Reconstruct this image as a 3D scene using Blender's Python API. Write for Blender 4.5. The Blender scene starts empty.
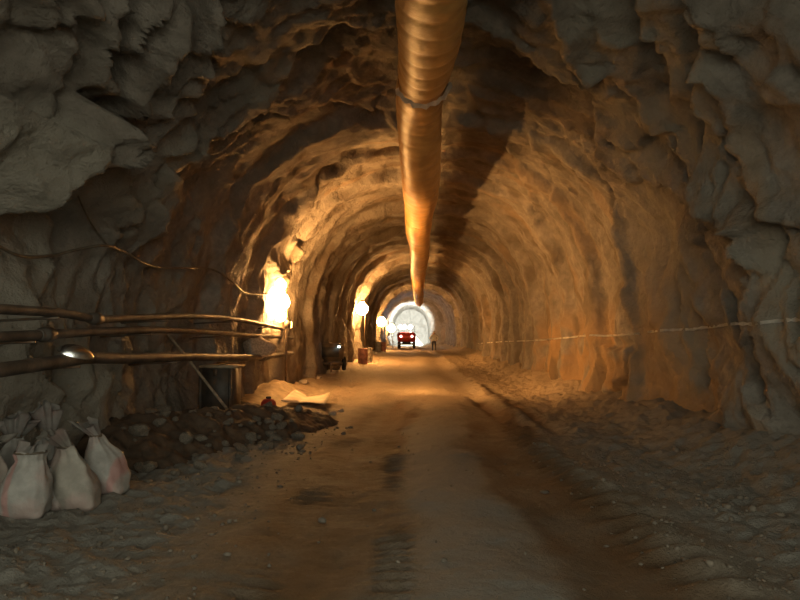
import bpy, bmesh, math, random
import numpy as np
from mathutils import Vector, Matrix, Euler
from mathutils.bvhtree import BVHTree

random.seed(7)
scene = bpy.context.scene
COL = scene.collection

# ------------------------------------------------------------------ camera
F_PX = 620.0
CAM_H = 1.6
cam_d = bpy.data.cameras.new('camera')
cam_d.sensor_width = 36.0
cam_d.lens = F_PX / 800.0 * 36.0
cam_d.clip_end = 500
cam = bpy.data.objects.new('camera', cam_d)
COL.objects.link(cam)
cam.location = (0, 0, CAM_H)
PITCH = math.atan(38 / F_PX)
YAW = math.atan(10 / F_PX)
cam.rotation_euler = (math.pi / 2 + PITCH, 0, YAW)
scene.camera = cam
CAM_R = Euler(cam.rotation_euler).to_matrix()

# ------------------------------------------------------------------ sky seen through the tunnel mouth behind the camera
world = bpy.data.worlds.new('sky')
scene.world = world
world.use_nodes = True
wn = world.node_tree.nodes
wn['Background'].inputs[0].default_value = (0.86, 0.87, 0.71, 1)
wn['Background'].inputs[1].default_value = 3.4
MOUTH_Y = -2.5
pl = bpy.data.lights.new('mouth_portal', 'AREA')
pl.shape = 'RECTANGLE'; pl.size = 11; pl.size_y = 9
pl.cycles.is_portal = True
po = bpy.data.objects.new('mouth_portal', pl)
COL.objects.link(po)
po.location = (0.2, MOUTH_Y, 3.6)
po.rotation_euler = (math.pi / 2, 0, 0)      # area light looks along -Z -> +Y

scene.view_settings.view_transform = 'Standard'
scene.view_settings.look = 'None'
scene.view_settings.exposure = 0.0
scene.view_settings.gamma = 1.0
scene.view_settings.use_curve_mapping = False
scene.cycles.use_denoising = True
scene.cycles.max_bounces = 6
scene.cycles.diffuse_bounces = 4
scene.cycles.sample_clamp_indirect = 6.0

LAMP_RGB = (1.0, 0.49, 0.145)
L1_BULB, L1_FLOOD = 850.0, 2200.0
FAR_BULB = (2200.0, 1700.0, 1000.0)
TRUCK_SPOT = 26000.0

# ------------------------------------------------------------------ helpers
def obj(name, me, mat=None, parent=None, smooth=True):
    o = bpy.data.objects.new(name, me)
    COL.objects.link(o)
    if mat is not None and len(me.materials) == 0:
        me.materials.append(mat)
    if parent is not None:
        o.parent = parent
    if smooth and len(me.polygons):
        me.polygons.foreach_set('use_smooth', np.ones(len(me.polygons), dtype=bool))
    return o

def tag(o, label=None, cat=None, group=None, kind=None):
    if label: o['label'] = label
    if cat: o['category'] = cat
    if group: o['group'] = group
    if kind: o['kind'] = kind
    return o

def thing(name, label, cat, loc=(0, 0, 0), rz=0.0, group=None):
    o = bpy.data.objects.new(name, None)
    COL.objects.link(o)
    o.location = loc
    o.rotation_euler = (0, 0, rz)
    o.empty_display_size = 0.1
    return tag(o, label, cat, group)

def mesh_np(name, verts, quads):
    me = bpy.data.meshes.new(name)
    verts = np.asarray(verts, dtype=np.float32); quads = np.asarray(quads, dtype=np.int32)
    me.vertices.add(len(verts)); me.vertices.foreach_set('co', verts.ravel())
    k = quads.shape[1]
    me.loops.add(quads.size); me.loops.foreach_set('vertex_index', quads.ravel())
    me.polygons.add(len(quads))
    me.polygons.foreach_set('loop_start', np.arange(0, quads.size, k, dtype=np.int32))
    me.update(calc_edges=True); me.validate()
    return me

def bm_mesh(name, bm):
    bmesh.ops.recalc_face_normals(bm, faces=bm.faces)
    me = bpy.data.meshes.new(name)
    bm.to_mesh(me); bm.free()
    return me

def grid_quads(n, m):
    i = np.arange(n - 1)[:, None] * m + np.arange(m - 1)[None, :]
    return np.stack([i, i + 1, i + m + 1, i + m], -1).reshape(-1, 4)

def bm_box(bm, c, s, rot=None, bevel=0.0):
    r = bmesh.ops.create_cube(bm, size=1.0)
    vs = r['verts']
    for v in vs:
        v.co = Vector((v.co.x * s[0], v.co.y * s[1], v.co.z * s[2]))
    if bevel > 0:
        es = list({e for v in vs for e in v.link_edges})
        rb = bmesh.ops.bevel(bm, geom=es, offset=bevel, segments=2, affect='EDGES', clamp_overlap=True)
        vs = list({v for f in rb['faces'] for v in f.verts} | {v for v in vs if v.is_valid})
    m = Matrix.Translation(Vector(c)) @ (rot.to_4x4() if rot is not None else Matrix())
    bmesh.ops.transform(bm, matrix=m, verts=vs)
    return vs

def box_mesh(name, c, s, bevel=0.0, rot=None):
    bm = bmesh.new(); bm_box(bm, c, s, rot, bevel); return bm_mesh(name, bm)

def tube_mesh(name, pts, rad, n=12, caps=True, ring_fn=None):
    pts = [Vector(p) for p in pts]
    rads = rad if isinstance(rad, (list, tuple)) else [rad] * len(pts)
    V, Q = [], []
    bm = bmesh.new()
    up0 = Vector((0, 0, 1))
    rings = []
    prev_u = None
    for i, p in enumerate(pts):
        t = (pts[min(i + 1, len(pts) - 1)] - pts[max(i - 1, 0)]).normalized()
        if prev_u is None:
            a = up0 if abs(t.z) < 0.9 else Vector((1, 0, 0))
            u = t.cross(a).normalized()
        else:
            u = (prev_u - t * prev_u.dot(t)).normalized()
        w = t.cross(u)
        prev_u = u
        ring = []
        for k in range(n):
            a = 2 * math.pi * k / n
            r = rads[i] * (ring_fn(i, a) if ring_fn else 1.0)
            ring.append(bm.verts.new(p + (u * math.cos(a) + w * math.sin(a)) * r))
        rings.append(ring)
    for a, b in zip(rings, rings[1:]):
        for k in range(n):
            bm.faces.new((a[k], a[(k + 1) % n], b[(k + 1) % n], b[k]))
    if caps:
        bm.faces.new(rings[0][::-1]); bm.faces.new(rings[-1])
    return bm_mesh(name, bm)

def lathe_mesh(name, prof, n=20, cap=True):
    bm = bmesh.new()
    rings = [[bm.verts.new((r * math.cos(2 * math.pi * k / n), r * math.sin(2 * math.pi * k / n), z)) for k in range(n)] for r, z in prof]
    for a, b in zip(rings, rings[1:]):
        for k in range(n):
            bm.faces.new((a[k], a[(k + 1) % n], b[(k + 1) % n], b[k]))
    if cap:
        bm.faces.new(rings[0][::-1]); bm.faces.new(rings[-1])
    return bm_mesh(name, bm)

def catmull(pts, per=8):
    P = [Vector(p) for p in pts]
    P = [P[0] * 2 - P[1]] + P + [P[-1] * 2 - P[-2]]
    out = []
    for i in range(1, len(P) - 2):
        for k in range(per):
            t = k / per
            out.append(0.5 * ((2 * P[i]) + (P[i + 1] - P[i - 1]) * t + (2 * P[i - 1] - 5 * P[i] + 4 * P[i + 1] - P[i + 2]) * t * t + (-P[i - 1] + 3 * P[i] - 3 * P[i + 1] + P[i + 2]) * t ** 3))
    out.append(P[-2].copy())
    return out

# --- vectorised gradient noise
_rng = np.random.RandomState(11)
_perm = np.concatenate([_rng.permutation(256)] * 3)
_grad = _rng.normal(size=(256, 3)); _grad /= np.linalg.norm(_grad, axis=1)[:, None]
def pnoise(p):
    p = np.asarray(p, dtype=np.float64)
    i = np.floor(p).astype(np.int64); f = p - i
    i &= 255
    w = f * f * f * (f * (f * 6 - 15) + 10)
    out = 0
    for dx in (0, 1):
        wx = w[..., 0] if dx else 1 - w[..., 0]
        for dy in (0, 1):
            wy = w[..., 1] if dy else 1 - w[..., 1]
            for dz in (0, 1):
                wz = w[..., 2] if dz else 1 - w[..., 2]
                h = _perm[_perm[_perm[(i[..., 0] + dx) & 255] + ((i[..., 1] + dy) & 255)] + ((i[..., 2] + dz) & 255)]
                g = _grad[h]
                out = out + wx * wy * wz * (g[..., 0] * (f[..., 0] - dx) + g[..., 1] * (f[..., 1] - dy) + g[..., 2] * (f[..., 2] - dz))
    return out * 1.6
def fbm(p, o=4, gain=0.5):
    a, s, r = 1.0, 1.0, 0
    for k in range(o):
        r = r + a * pnoise(p * s + 17.3 * k); a *= gain; s *= 2.03
    return r
def ridged(p, o=3):
    a, s, r = 1.0, 1.0, 0
    for k in range(o):
        r = r + a * (1 - np.abs(pnoise(p * s + 9.1 * k)) * 2); a *= 0.5; s *= 2.1
    return r
def sstep(a, b, x):
    t = np.clip((x - a) / (b - a), 0, 1); return t * t * (3 - 2 * t)

def ray(px, py):
    v = CAM_R @ Vector(((px - 400) / F_PX, -(py - 300) / F_PX, -1))
    return v / v.y                       # scaled so that .y == 1 : multiply by depth
def at(px, py, d):
    v = ray(px, py)
    return Vector((v.x * d, d, CAM_H + v.z * d))

# ------------------------------------------------------------------ materials
def nodes_mat(name):
    m = bpy.data.materials.new(name); m.use_nodes = True
    nt = m.node_tree
    return m, nt, nt.nodes['Principled BSDF']
def N(nt, t, **kw):
    n = nt.nodes.new(t)
    for k, v in kw.items(): setattr(n, k, v)
    return n
def mix(nt, fac, a, b, mode='MIX'):
    n = N(nt, 'ShaderNodeMix', data_type='RGBA', blend_type=mode)
    for s, v in ((0, fac), (6, a), (7, b)):
        if hasattr(v, 'is_linked') or isinstance(v, bpy.types.NodeSocket): nt.links.new(v, n.inputs[s])
        else: n.inputs[s].default_value = v if s == 0 else (*v, 1)
    return n.outputs[2]
def noise(nt, scale, detail=4, rough=0.55, vec=None, stretch=None):
    tc = N(nt, 'ShaderNodeTexCoord')
    v = tc.outputs['Object']
    if stretch:
        mp = N(nt, 'ShaderNodeMapping'); mp.inputs['Scale'].default_value = stretch
        nt.links.new(v, mp.inputs[0]); v = mp.outputs[0]
    n = N(nt, 'ShaderNodeTexNoise'); n.inputs['Scale'].default_value = scale
    n.inputs['Detail'].default_value = detail; n.inputs['Roughness'].default_value = rough
    nt.links.new(v, n.inputs['Vector'])
    return n.outputs['Fac']
def ramp(nt, fac, a, b):
    n = N(nt, 'ShaderNodeMapRange', interpolation_type='SMOOTHSTEP'); n.inputs[1].default_value = a; n.inputs[2].default_value = b
    nt.links.new(fac, n.inputs[0]); return n.outputs[0]
def bump(nt, bsdf, h, strength, dist, prev=None):
    b = N(nt, 'ShaderNodeBump'); b.inputs['Strength'].default_value = strength; b.inputs['Distance'].default_value = dist
    nt.links.new(h, b.inputs['Height'])
    if prev: nt.links.new(prev, b.inputs['Normal'])
    nt.links.new(b.outputs[0], bsdf.inputs['Normal']); return b.outputs[0]

def simple(name, col, rough=0.7, metal=0.0, var=0.25, scale=6.0, bmp=0.0, bscale=30, dirt=None, dirt_amt=0.5):
    m, nt, b = nodes_mat(name)
    f = ramp(nt, noise(nt, scale), 0.3, 0.7)
    c = mix(nt, f, tuple(x * (1 - var) for x in col), tuple(min(1, x * (1 + var)) for x in col))
    if dirt:
        f2 = ramp(nt, noise(nt, scale * 0.6, 6), 0.42, 0.62)
        mm = N(nt, 'ShaderNodeMath', operation='MULTIPLY'); mm.inputs[1].default_value = dirt_amt
        nt.links.new(f2, mm.inputs[0])
        c = mix(nt, mm.outputs[0], c, dirt)
    nt.links.new(c, b.inputs['Base Color'])
    b.inputs['Roughness'].default_value = rough; b.inputs['Metallic'].default_value = metal
    if bmp: bump(nt, b, noise(nt, bscale, 5), bmp, 0.02)
    return m
def emit(name, col, s):
    m, nt, b = nodes_mat(name)
    b.inputs['Base Color'].default_value = (*col, 1)
    b.inputs['Emission Color'].default_value = (*col, 1); b.inputs['Emission Strength'].default_value = s
    return m

def rock_mat():
    m, nt, b = nodes_mat('rock')
    at_ = N(nt, 'ShaderNodeAttribute', attribute_name='stain')
    g1 = ramp(nt, noise(nt, 0.9, 6), 0.3, 0.7)
    g2 = ramp(nt, noise(nt, 5.0, 6, 0.65), 0.3, 0.72)
    c = mix(nt, g1, (0.195, 0.165, 0.132), (0.305, 0.265, 0.220))
    c = mix(nt, g2, mix(nt, 0.5, c, (0.10, 0.085, 0.065)), c)
    sep = N(nt, 'ShaderNodeSeparateColor'); nt.links.new(at_.outputs['Color'], sep.inputs[0])
    c = mix(nt, sep.outputs[0], c, (0.34, 0.205, 0.088))        # ochre iron stain
    c = mix(nt, sep.outputs[1], c, (0.125, 0.092, 0.060))       # dark damp brown
    c = mix(nt, sep.outputs[2], c, (0.315, 0.285, 0.228))         # pale shotcrete grey, also used to brighten the near rock
    nt.links.new(c, b.inputs['Base Color'])
    b.inputs['Roughness'].default_value = 0.78
    b.inputs['Specular IOR Level'].default_value = 0.3
    p = bump(nt, b, noise(nt, 2.6, 10, 0.66), 0.85, 0.20)
    bump(nt, b, noise(nt, 22.0, 6, 0.65), 0.7, 0.03, p)
    return m
def ground_mat():
    m, nt, b = nodes_mat('ground')
    at_ = N(nt, 'ShaderNodeAttribute', attribute_name='stain')
    sep = N(nt, 'ShaderNodeSeparateColor'); nt.links.new(at_.outputs['Color'], sep.inputs[0])
    g1 = ramp(nt, noise(nt, 2.2, 8, 0.65), 0.3, 0.7)
    g2 = ramp(nt, noise(nt, 22.0, 6, 0.7), 0.35, 0.7)
    c = mix(nt, g1, (0.165, 0.135, 0.100), (0.235, 0.200, 0.155))
    c = mix(nt, g2, mix(nt, 0.45, c, (0.09, 0.07, 0.05)), c)
    c = mix(nt, sep.outputs[0], c, (0.095, 0.054, 0.024))       # wet brown mud of the wheel tracks
    c = mix(nt, sep.outputs[1], c, (0.185, 0.180, 0.160))       # dry grey crushed stone
    c = mix(nt, sep.outputs[2], c, (0.42, 0.32, 0.21))          # paler tan further in, lamplight put into the colour
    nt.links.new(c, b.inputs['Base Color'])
    b.inputs['Roughness'].default_value = 0.8
    b.inputs['Specular IOR Level'].default_value = 0.3
    p = bump(nt, b, noise(nt, 8.0, 9, 0.7), 0.75, 0.07)
    bump(nt, b, noise(nt, 55.0, 4, 0.6), 0.7, 0.016, p)
    return m

M_ROCK = rock_mat()
M_GROUND = ground_mat()
M_PIPE = simple('dusty_black_pipe', (0.050, 0.040, 0.031), 0.62, 0.0, 0.3, 5, 0.3, 30, (0.13, 0.10, 0.075), 0.75)
M_STEEL = simple('old_steel', (0.16, 0.13, 0.10), 0.5, 0.6, 0.3, 8, 0.2, 30, (0.16, 0.075, 0.03), 0.7)
M_CABLE = simple('cable_rubber', (0.10, 0.075, 0.05), 0.6, 0, 0.3, 8)
M_CHROME = simple('bare_aluminium', (0.78, 0.78, 0.78), 0.22, 1.0, 0.08, 10)
M_SHEET = simple('pale_board', (0.62, 0.52, 0.36), 0.7, 0, 0.15, 4, 0.2, 20)
M_WOODPOLE = simple('weathered_wood', (0.28, 0.21, 0.14), 0.8, 0, 0.3, 9, 0.3, 30)
M_BOX = simple('dirty_dark_metal', (0.065, 0.052, 0.042), 0.6, 0.2, 0.3, 5, 0.2, 25, (0.12, 0.075, 0.04), 0.6)
M_BOXLID = simple('pale_lid', (0.34, 0.27, 0.18), 0.75, 0, 0.25, 6, 0.2, 25)  # lighter than the box body
M_RED = simple('red_plastic', (0.33, 0.03, 0.018), 0.45, 0, 0.2, 6)
M_TRUCKRED = simple('red_paint', (0.42, 0.035, 0.022), 0.42, 0.0, 0.2, 3, 0, 30, (0.2, 0.1, 0.05), 0.4)
M_DARK = simple('black_rubber', (0.025, 0.022, 0.02), 0.7, 0, 0.3, 6)
M_STONE = simple('broken_rock', (0.125, 0.102, 0.076), 0.85, 0, 0.35, 7, 0.5, 18)
M_STONEP = simple('pale_broken_rock', (0.36, 0.30, 0.23), 0.85, 0, 0.3, 7, 0.5, 18)
M_EARTH = simple('dark_damp_earth', (0.068, 0.042, 0.024), 0.85, 0, 0.4, 5, 0.8, 14)
M_SAND = simple('sandy_spoil', (0.36, 0.27, 0.17), 0.9, 0, 0.25, 5, 0.6, 16)
M_CHALK = simple('white_paint_line', (0.75, 0.70, 0.62), 0.8, 0, 0.15, 12)
M_LAMPBODY = simple('lamp_housing', (0.12, 0.10, 0.08), 0.5, 0.5, 0.2, 10)
M_GLASSG = simple('dark_glass', (0.02, 0.025, 0.03), 0.1, 0, 0.1, 3)

def duct_mat():
    m, nt, b = nodes_mat('duct_fabric')
    f = ramp(nt, noise(nt, 2.5, 6), 0.3, 0.7)
    c = mix(nt, f, (0.46, 0.24, 0.068), (0.64, 0.36, 0.115))
    f2 = ramp(nt, noise(nt, 1.2, 5, 0.6, None, (1, 0.4, 1)), 0.52, 0.72)
    c = mix(nt, f2, c, (0.36, 0.19, 0.06))
    nt.links.new(c, b.inputs['Base Color'])
    b.inputs['Roughness'].default_value = 0.45
    b.inputs['Specular IOR Level'].default_value = 0.6
    bump(nt, b, noise(nt, 7.0, 5, 0.6), 0.22, 0.05)
    return m
M_DUCT = duct_mat()
M_TORN = simple('torn_white_seam', (0.62, 0.58, 0.52), 0.6, 0, 0.2, 9)

def sack_mat(name, stripe=None, tint=(0.345, 0.325, 0.295)):
    m, nt, b = nodes_mat(name)
    f = ramp(nt, noise(nt, 7, 6), 0.35, 0.7)
    c = mix(nt, f, tuple(x * 0.72 for x in tint), tint)
    f2 = ramp(nt, noise(nt, 3.0, 5), 0.45, 0.65)
    mm = N(nt, 'ShaderNodeMath', operation='MULTIPLY'); mm.inputs[1].default_value = 0.65
    nt.links.new(f2, mm.inputs[0])
    c = mix(nt, mm.outputs[0], c, (0.31, 0.21, 0.185))          # reddish dust
    if stripe is not None:
        tc = N(nt, 'ShaderNodeTexCoord'); sp = N(nt, 'ShaderNodeSeparateXYZ'); nt.links.new(tc.outputs['Object'], sp.inputs[0])
        s1 = N(nt, 'ShaderNodeMath', operation='SUBTRACT'); nt.links.new(sp.outputs[0], s1.inputs[0]); s1.inputs[1].default_value = stripe
        ab = N(nt, 'ShaderNodeMath', operation='ABSOLUTE'); nt.links.new(s1.outputs[0], ab.inputs[0])
        lt = N(nt, 'ShaderNodeMapRange'); nt.links.new(ab.outputs[0], lt.inputs[0])
        lt.inputs[1].default_value = 0.022; lt.inputs[2].default_value = 0.04; lt.inputs[3].default_value = 0.8; lt.inputs[4].default_value = 0
        c = mix(nt, lt.outputs[0], c, (0.36, 0.19, 0.17))
    nt.links.new(c, b.inputs['Base Color'])
    b.inputs['Roughness'].default_value = 0.65
    p = bump(nt, b, noise(nt, 11, 6, 0.6), 0.45, 0.035)
    tc = N(nt, 'ShaderNodeTexCoord')
    wv = N(nt, 'ShaderNodeTexWave'); wv.inputs['Scale'].default_value = 90; nt.links.new(tc.outputs['Object'], wv.inputs[0])
    bump(nt, b, wv.outputs[1], 0.12, 0.004, p)
    return m

# ------------------------------------------------------------------ the tunnel shell
ZS = 2.3           # spring line
W0, H0 = 4.4, 6.8
NEXP = 2.25
END_Y = 101.0
def interp(d, tab):
    return np.interp(d, [t[0] for t in tab], [t[1] for t in tab])
CX = [(-20, .15), (8, .15), (14, .35), (20, .45), (38, .75), (62, .85), (86, .9), (88.2, .12), (115, .12)]
WD = [(-20, 4.6), (6, 4.6), (10, 4.55), (14, 4.45), (17, 4.35), (38, 4.25), (86, 4.3), (88.2, 3.05), (115, 3.0)]
HT = [(-20, 6.6), (8, 6.45), (14, 6.4), (22, 6.5), (38, 6.75), (62, 7.0), (86, 7.2), (88.2, 6.5), (115, 6.4)]
def floor_base(y):
    return interp(y, [(-30, 0), (24, 0), (38, .12), (42, .33), (60, .36), (120, .30)])

def build_profile(n):
    """unit horseshoe, arc-length sampled, left foot -> crown -> right foot, with inward normals"""
    P = [(-W0 * 0.965, -0.6), (-W0 * 0.985, 0.4), (-W0, 1.4)]
    for k in range(0, 201):
        a = math.pi * (1 - k / 200)
        c, s = math.cos(a), math.sin(a)
        P.append((W0 * math.copysign(abs(c) ** (2 / NEXP), c), ZS + (H0 - ZS) * max(s, 0) ** (2 / NEXP)))
    P += [(W0, 1.4), (W0 * 0.985, 0.4), (W0 * 0.965, -0.6)]
    P = np.array(P)
    L = np.concatenate([[0], np.cumsum(np.linalg.norm(np.diff(P, axis=0), axis=1))])
    s = np.linspace(0, L[-1], n)
    X = np.interp(s, L, P[:, 0]); Z = np.interp(s, L, P[:, 1])
    tx, tz = np.gradient(X), np.gradient(Z)
    l = np.hypot(tx, tz)
    return X, Z, tz / l, -tx / l, s       # inward normal: (tz,-tx)
NU = 430
PX_, PZ_, NX_, NZ_, S_ = build_profile(NU)

def base_hit(px, py):
    """pixel -> (arc length s, depth) on the smooth horseshoe"""
    v = ray(px, py)
    ds = np.arange(1.0, 95, 0.02)
    x = v.x * ds; z = CAM_H + v.z * ds
    w = interp(ds, WD); h = interp(ds, HT); c = interp(ds, CX)
    ux = (x - c) * W0 / w; uz = z * H0 / h
    up = np.clip((uz - ZS) / (H0 - ZS), 0, None)
    inside = (np.abs(ux) / W0) ** NEXP + up ** NEXP < 1
    k = int(np.argmin(inside)) if not inside.all() else len(ds) - 1
    j = int(np.argmin((PX_ - ux[k]) ** 2 + (PZ_ - uz[k]) ** 2))
    return S_[j], ds[k]

# rows in depth: fine where the camera is near
rows = [-2.5]
while rows[-1] < END_Y:
    y = rows[-1]
    st = 0.3 if y < 3 else (0.055 if y < 16 else min(0.45, 0.055 + (y - 16) * 0.0065))
    if 85.5 < y < 89: st = 0.15
    rows.append(y + st)
D_ = np.array(rows); NR = len(D_)
Dg = np.repeat(D_[:, None], NU, 1); Sg = np.repeat(S_[None, :], NR, 0)
cxg = interp(Dg, CX); wg = interp(Dg, WD); hg = interp(Dg, HT)
Xb = cxg + PX_[None, :] * wg / W0
Zb = np.where(PZ_[None, :] > 0, PZ_[None, :] * hg / H0, PZ_[None, :]) + floor_base(Dg) * sstep(2.5, 0, PZ_[None, :])
Pb = np.stack([Xb, Dg, Zb], -1)

disp = np.zeros_like(Dg)                    # inward displacement in metres
near = 1 - sstep(9.5, 15.0, Dg)             # raw rough rock near the mouth, smoother sprayed rock beyond
# blast rounds: every round starts with an inward step and then flares outward
warp = 0.55 * pnoise(np.stack([Sg * 0.28, Dg * 0.05, 0 * Dg + 3.1], -1)) + 0.18 * pnoise(np.stack([Sg * 1.1, Dg * 0.3, 0 * Dg + 8.7], -1))
edges = [12.6, 15.2, 17.6, 19.6, 22.2, 24.6, 27.5, 30.8, 34.3, 38.2, 42.0, 46.5, 51.0, 56.0, 62.0, 67.0, 72.5, 78.0, 83.0, 90, 93, 96, 99, 120]
amps = [.22, .26, .34, .20, .32, .22, .34, .28, .30, .46, .28, .30, .26, .32, .50, .34, .34, .34, .34, .2, .2, .2, .2, 0]
dd = Dg + warp
for a, b, A in zip(edges, edges[1:], amps):
    fr = np.clip((dd - a) / (b - a), 0, 1)
    on = sstep(a - 0.30, a + 0.06, dd) * (dd < b + 0.06)
    disp += A * on * (1 - fr) ** 0.8 * (1 - sstep(b - 0.30, b + 0.06, dd) * 0)
# folds: sheets of rock running obliquely
fx = np.stack([Sg * 0.95 + Dg * 0.55, Dg * 0.42 - Sg * 0.15, Sg * 0.1], -1)
disp += near * (0.36 * fbm(Pb * 0.42 + 2.0, 2) + 0.10 * fbm(Pb * 1.1 + 31.0, 4) + 0.035 * fbm(Pb * 4.0 + 11.0, 2))
# oblique slabs: each swells towards the camera's far side and breaks off
for k_, (per, amp, sh) in enumerate(((1.25, .30, .30), (0.62, .15, -.25), (0.33, .075, .2))):
    ph = Dg / per + sh * Sg / per * 0.5 + 1.15 * fbm(Pb * 0.40 + 60 + 9 * k_, 3) + 0.10 * pnoise(Pb * 2.2 + k_)
    fr_ = ph - np.floor(ph)
    am = amp * np.clip(0.45 + 1.1 * fbm(Pb * 0.5 + 91 + 7 * k_, 2), 0.05, 1.2)
    disp += near * am * (fr_ ** 1.3 * (1 - sstep(.90, 1.0, fr_)) - 0.35)
fx2 = np.stack([Sg * 0.55, Dg * 1.25, Sg * 0.12 + 5], -1)
disp += (1 - near) * (0.11 * fbm(Pb * 0.6 + 12.0, 3) + 0.10 * (ridged(fx2 * 0.9, 2) - 0.8) + 0.05 * fbm(Pb * 1.9 + 7.0, 4))
# near walls keep off the pipes and sacks on the left, swell a little at the right
left = sstep(5.2, 3.6, Sg); right = sstep(S_[-1] - 5.2, S_[-1] - 3.6, Sg)
disp = np.where((Dg < 17), disp - left * 0.10 * (disp > 0) * disp, disp)

def ledge(poly, proud, h, L=1.2, e=0.10, endfade=0.35):
    """a rock ledge along a line seen in the photo: one side stands h proud of the other"""
    global disp
    pts = np.array([base_hit(*p) for p in poly])
    pp = np.array(base_hit(*proud))
    lo = pts.min(0) - (L * 2.5 + .3); hi = pts.max(0) + (L * 2.5 + .3)
    sel = (Sg > lo[0]) & (Sg < hi[0]) & (Dg > lo[1]) & (Dg < hi[1])
    if not sel.any(): return
    wob = 0.10 * pnoise(np.stack([Sg[sel] * 2.3, Dg[sel] * 2.3, 0 * Sg[sel] + h * 31], -1))
    q = np.stack([Sg[sel], Dg[sel]], -1)
    def sd(q):
        best = np.full(len(q), 1e9); sg = np.ones(len(q)); over = np.zeros(len(q))
        for k in range(len(pts) - 1):
            a, b = pts[k], pts[k + 1]; ab = b - a; l2 = (ab @ ab) + 1e-9
            t = ((q - a) @ ab) / l2
            tc = np.clip(t, 0, 1)
            r = q - (a + tc[:, None] * ab)
            dist = np.hypot(r[:, 0], r[:, 1])
            cr = ab[0] * (q[:, 1] - a[1]) - ab[1] * (q[:, 0] - a[0])
            m = dist < best - 1e-9
            best = np.where(m, dist, best); sg = np.where(m, np.sign(cr), sg)
            o = np.zeros(len(q))
            if k == 0: o = np.where(t < 0, -t * math.sqrt(l2), o)
            if k == len(pts) - 2: o = np.where(t > 1, (t - 1) * math.sqrt(l2), o)
            over = np.where(m, o, over)
        return best * sg, over
    s0, _ = sd(pp[None, :])
    t, over = sd(q)
    t = t * np.sign(s0[0]) + wob
    f = sstep(-e, e, t) * np.exp(-np.clip(t, 0, None) / L) * np.exp(-(over / endfade) ** 2)
    # small undercut on the low side
    f -= 0.42 * sstep(-3.2 * e, -e, t) * (1 - sstep(-e, e * 0.5, t)) * np.exp(-(over / endfade) ** 2)
    disp[sel] += h * f

LEDGES = [
    # upper left overhanging slabs
    ([(0, 196), (22, 170), (56, 145), (74, 122), (74, 100), (60, 92)], (25, 110), .85, 1.3),
    ([(96, -20), (84, 30), (80, 62), (72, 96)], (40, 40), .45, .9),
    ([(152, -25), (146, 0), (128, 48), (112, 70), (94, 97), (89, 80)], (112, 20), .48, .6),
    ([(194, -25), (187, 0), (179, 32), (179, 50), (172, 60), (150, 66), (138, 82)], (160, 20), .44, .7),
    ([(170, 78), (167, 110), (160, 130), (145, 136)], (145, 105), .16, .4),
    ([(36, 0), (50, 30), (42, 52), (25, 80)], (15, 30), .16, .5),
    # edge between the raw grey roof and the lamp-lit rock, left
    ([(400, 16), (340, 14), (292, 42), (261, 73), (229, 108), (178, 130), (166, 158), (152, 190), (140, 225)], (190, 60), .40, 1.6),
    ([(262, 107), (290, 104), (305, 106), (324, 99), (352, 101), (398, 113)], (310, 80), .16, .6),
    ([(345, 30), (300, 50), (255, 60), (235, 35)], (280, 20), .10, .5),
    ([(282, 255), (290, 215), (312, 172), (345, 138), (400, 112)], (290, 150), .18, .8),
    # left wall
    ([(72, 205), (92, 232), (106, 248), (112, 275), (120, 312), (124, 350)], (60, 280), .14, .9),
    ([(150, 190), (158, 215), (150, 245), (140, 262)], (135, 215), .10, .4),
    ([(206, 160), (196, 195), (200, 225), (188, 255)], (180, 200), .10, .4),
    ([(232, 185), (228, 220), (236, 260), (226, 300)], (215, 235), .10, .4),
    ([(262, 262), (268, 275), (280, 268), (290, 250), (293, 225)], (275, 240), .26, .5),
    # right: edge between the lamp-lit bay and the raw grey wall
    ([(500, 36), (542, 58), (579, 68), (597, 105), (612, 161), (628, 222), (640, 290), (646, 350), (640, 395)], (665, 190), .20, 1.5),
    ([(588, 62), (622, 60), (646, 92), (668, 128), (690, 168)], (690, 100), .20, .5),
    ([(622, 130), (640, 142), (655, 128), (680, 124), (702, 168)], (680, 90), .16, .4),
    ([(640, 0), (650, 25), (672, 60), (678, 84)], (700, 30), .18, .5),
    ([(700, 0), (706, 50), (712, 100), (717, 150), (722, 186), (745, 214), (768, 250)], (765, 110), .36, .9),
    ([(744, 128), (762, 148), (772, 178), (792, 212), (800, 240)], (790, 140), .18, .4),
    ([(702, 206), (700, 225), (710, 244), (716, 232)], (720, 222), .16, .3),
    ([(720, 185), (738, 220), (760, 262), (776, 270)], (760, 215), .14, .4),
    ([(690, 240), (700, 280), (712, 330), (706, 372)], (735, 300), .14, .5),
    ([(760, 285), (765, 330), (748, 372), (724, 420), (722, 440)], (775, 390), .30, .6),
    ([(735, 300), (742, 330), (735, 372)], (720, 330), .15, .4),
    ([(612, 345), (640, 352), (640, 378), (615, 398), (600, 402)], (600, 370), .20, .4),
    ([(560, 10), (575, 40), (600, 55)], (590, 25), .16, .4),
    ([(530, 120), (560, 190), (590, 280), (600, 330)], (575, 150), .10, .4),
    ([(470, 90), (520, 160), (548, 240), (556, 320)], (540, 160), .10, .4),
]
for L in LEDGES:
    ledge(*L)
# keep the wall foot from bulging into the gallery
disp = np.clip(disp, -0.6, 1.15)
Pw = Pb + disp[..., None] * np.stack([np.repeat(NX_[None], NR, 0), 0 * Dg, np.repeat(NZ_[None], NR, 0)], -1)
# rocks faces also shift a little along the drive so that steps are not mere profiles
Pw[..., 1] += near * 0.16 * fbm(Pb * 0.9 + 55.0, 3)
Pw[..., 1] = np.where((Dg < -2.3), MOUTH_Y, Pw[..., 1])

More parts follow.
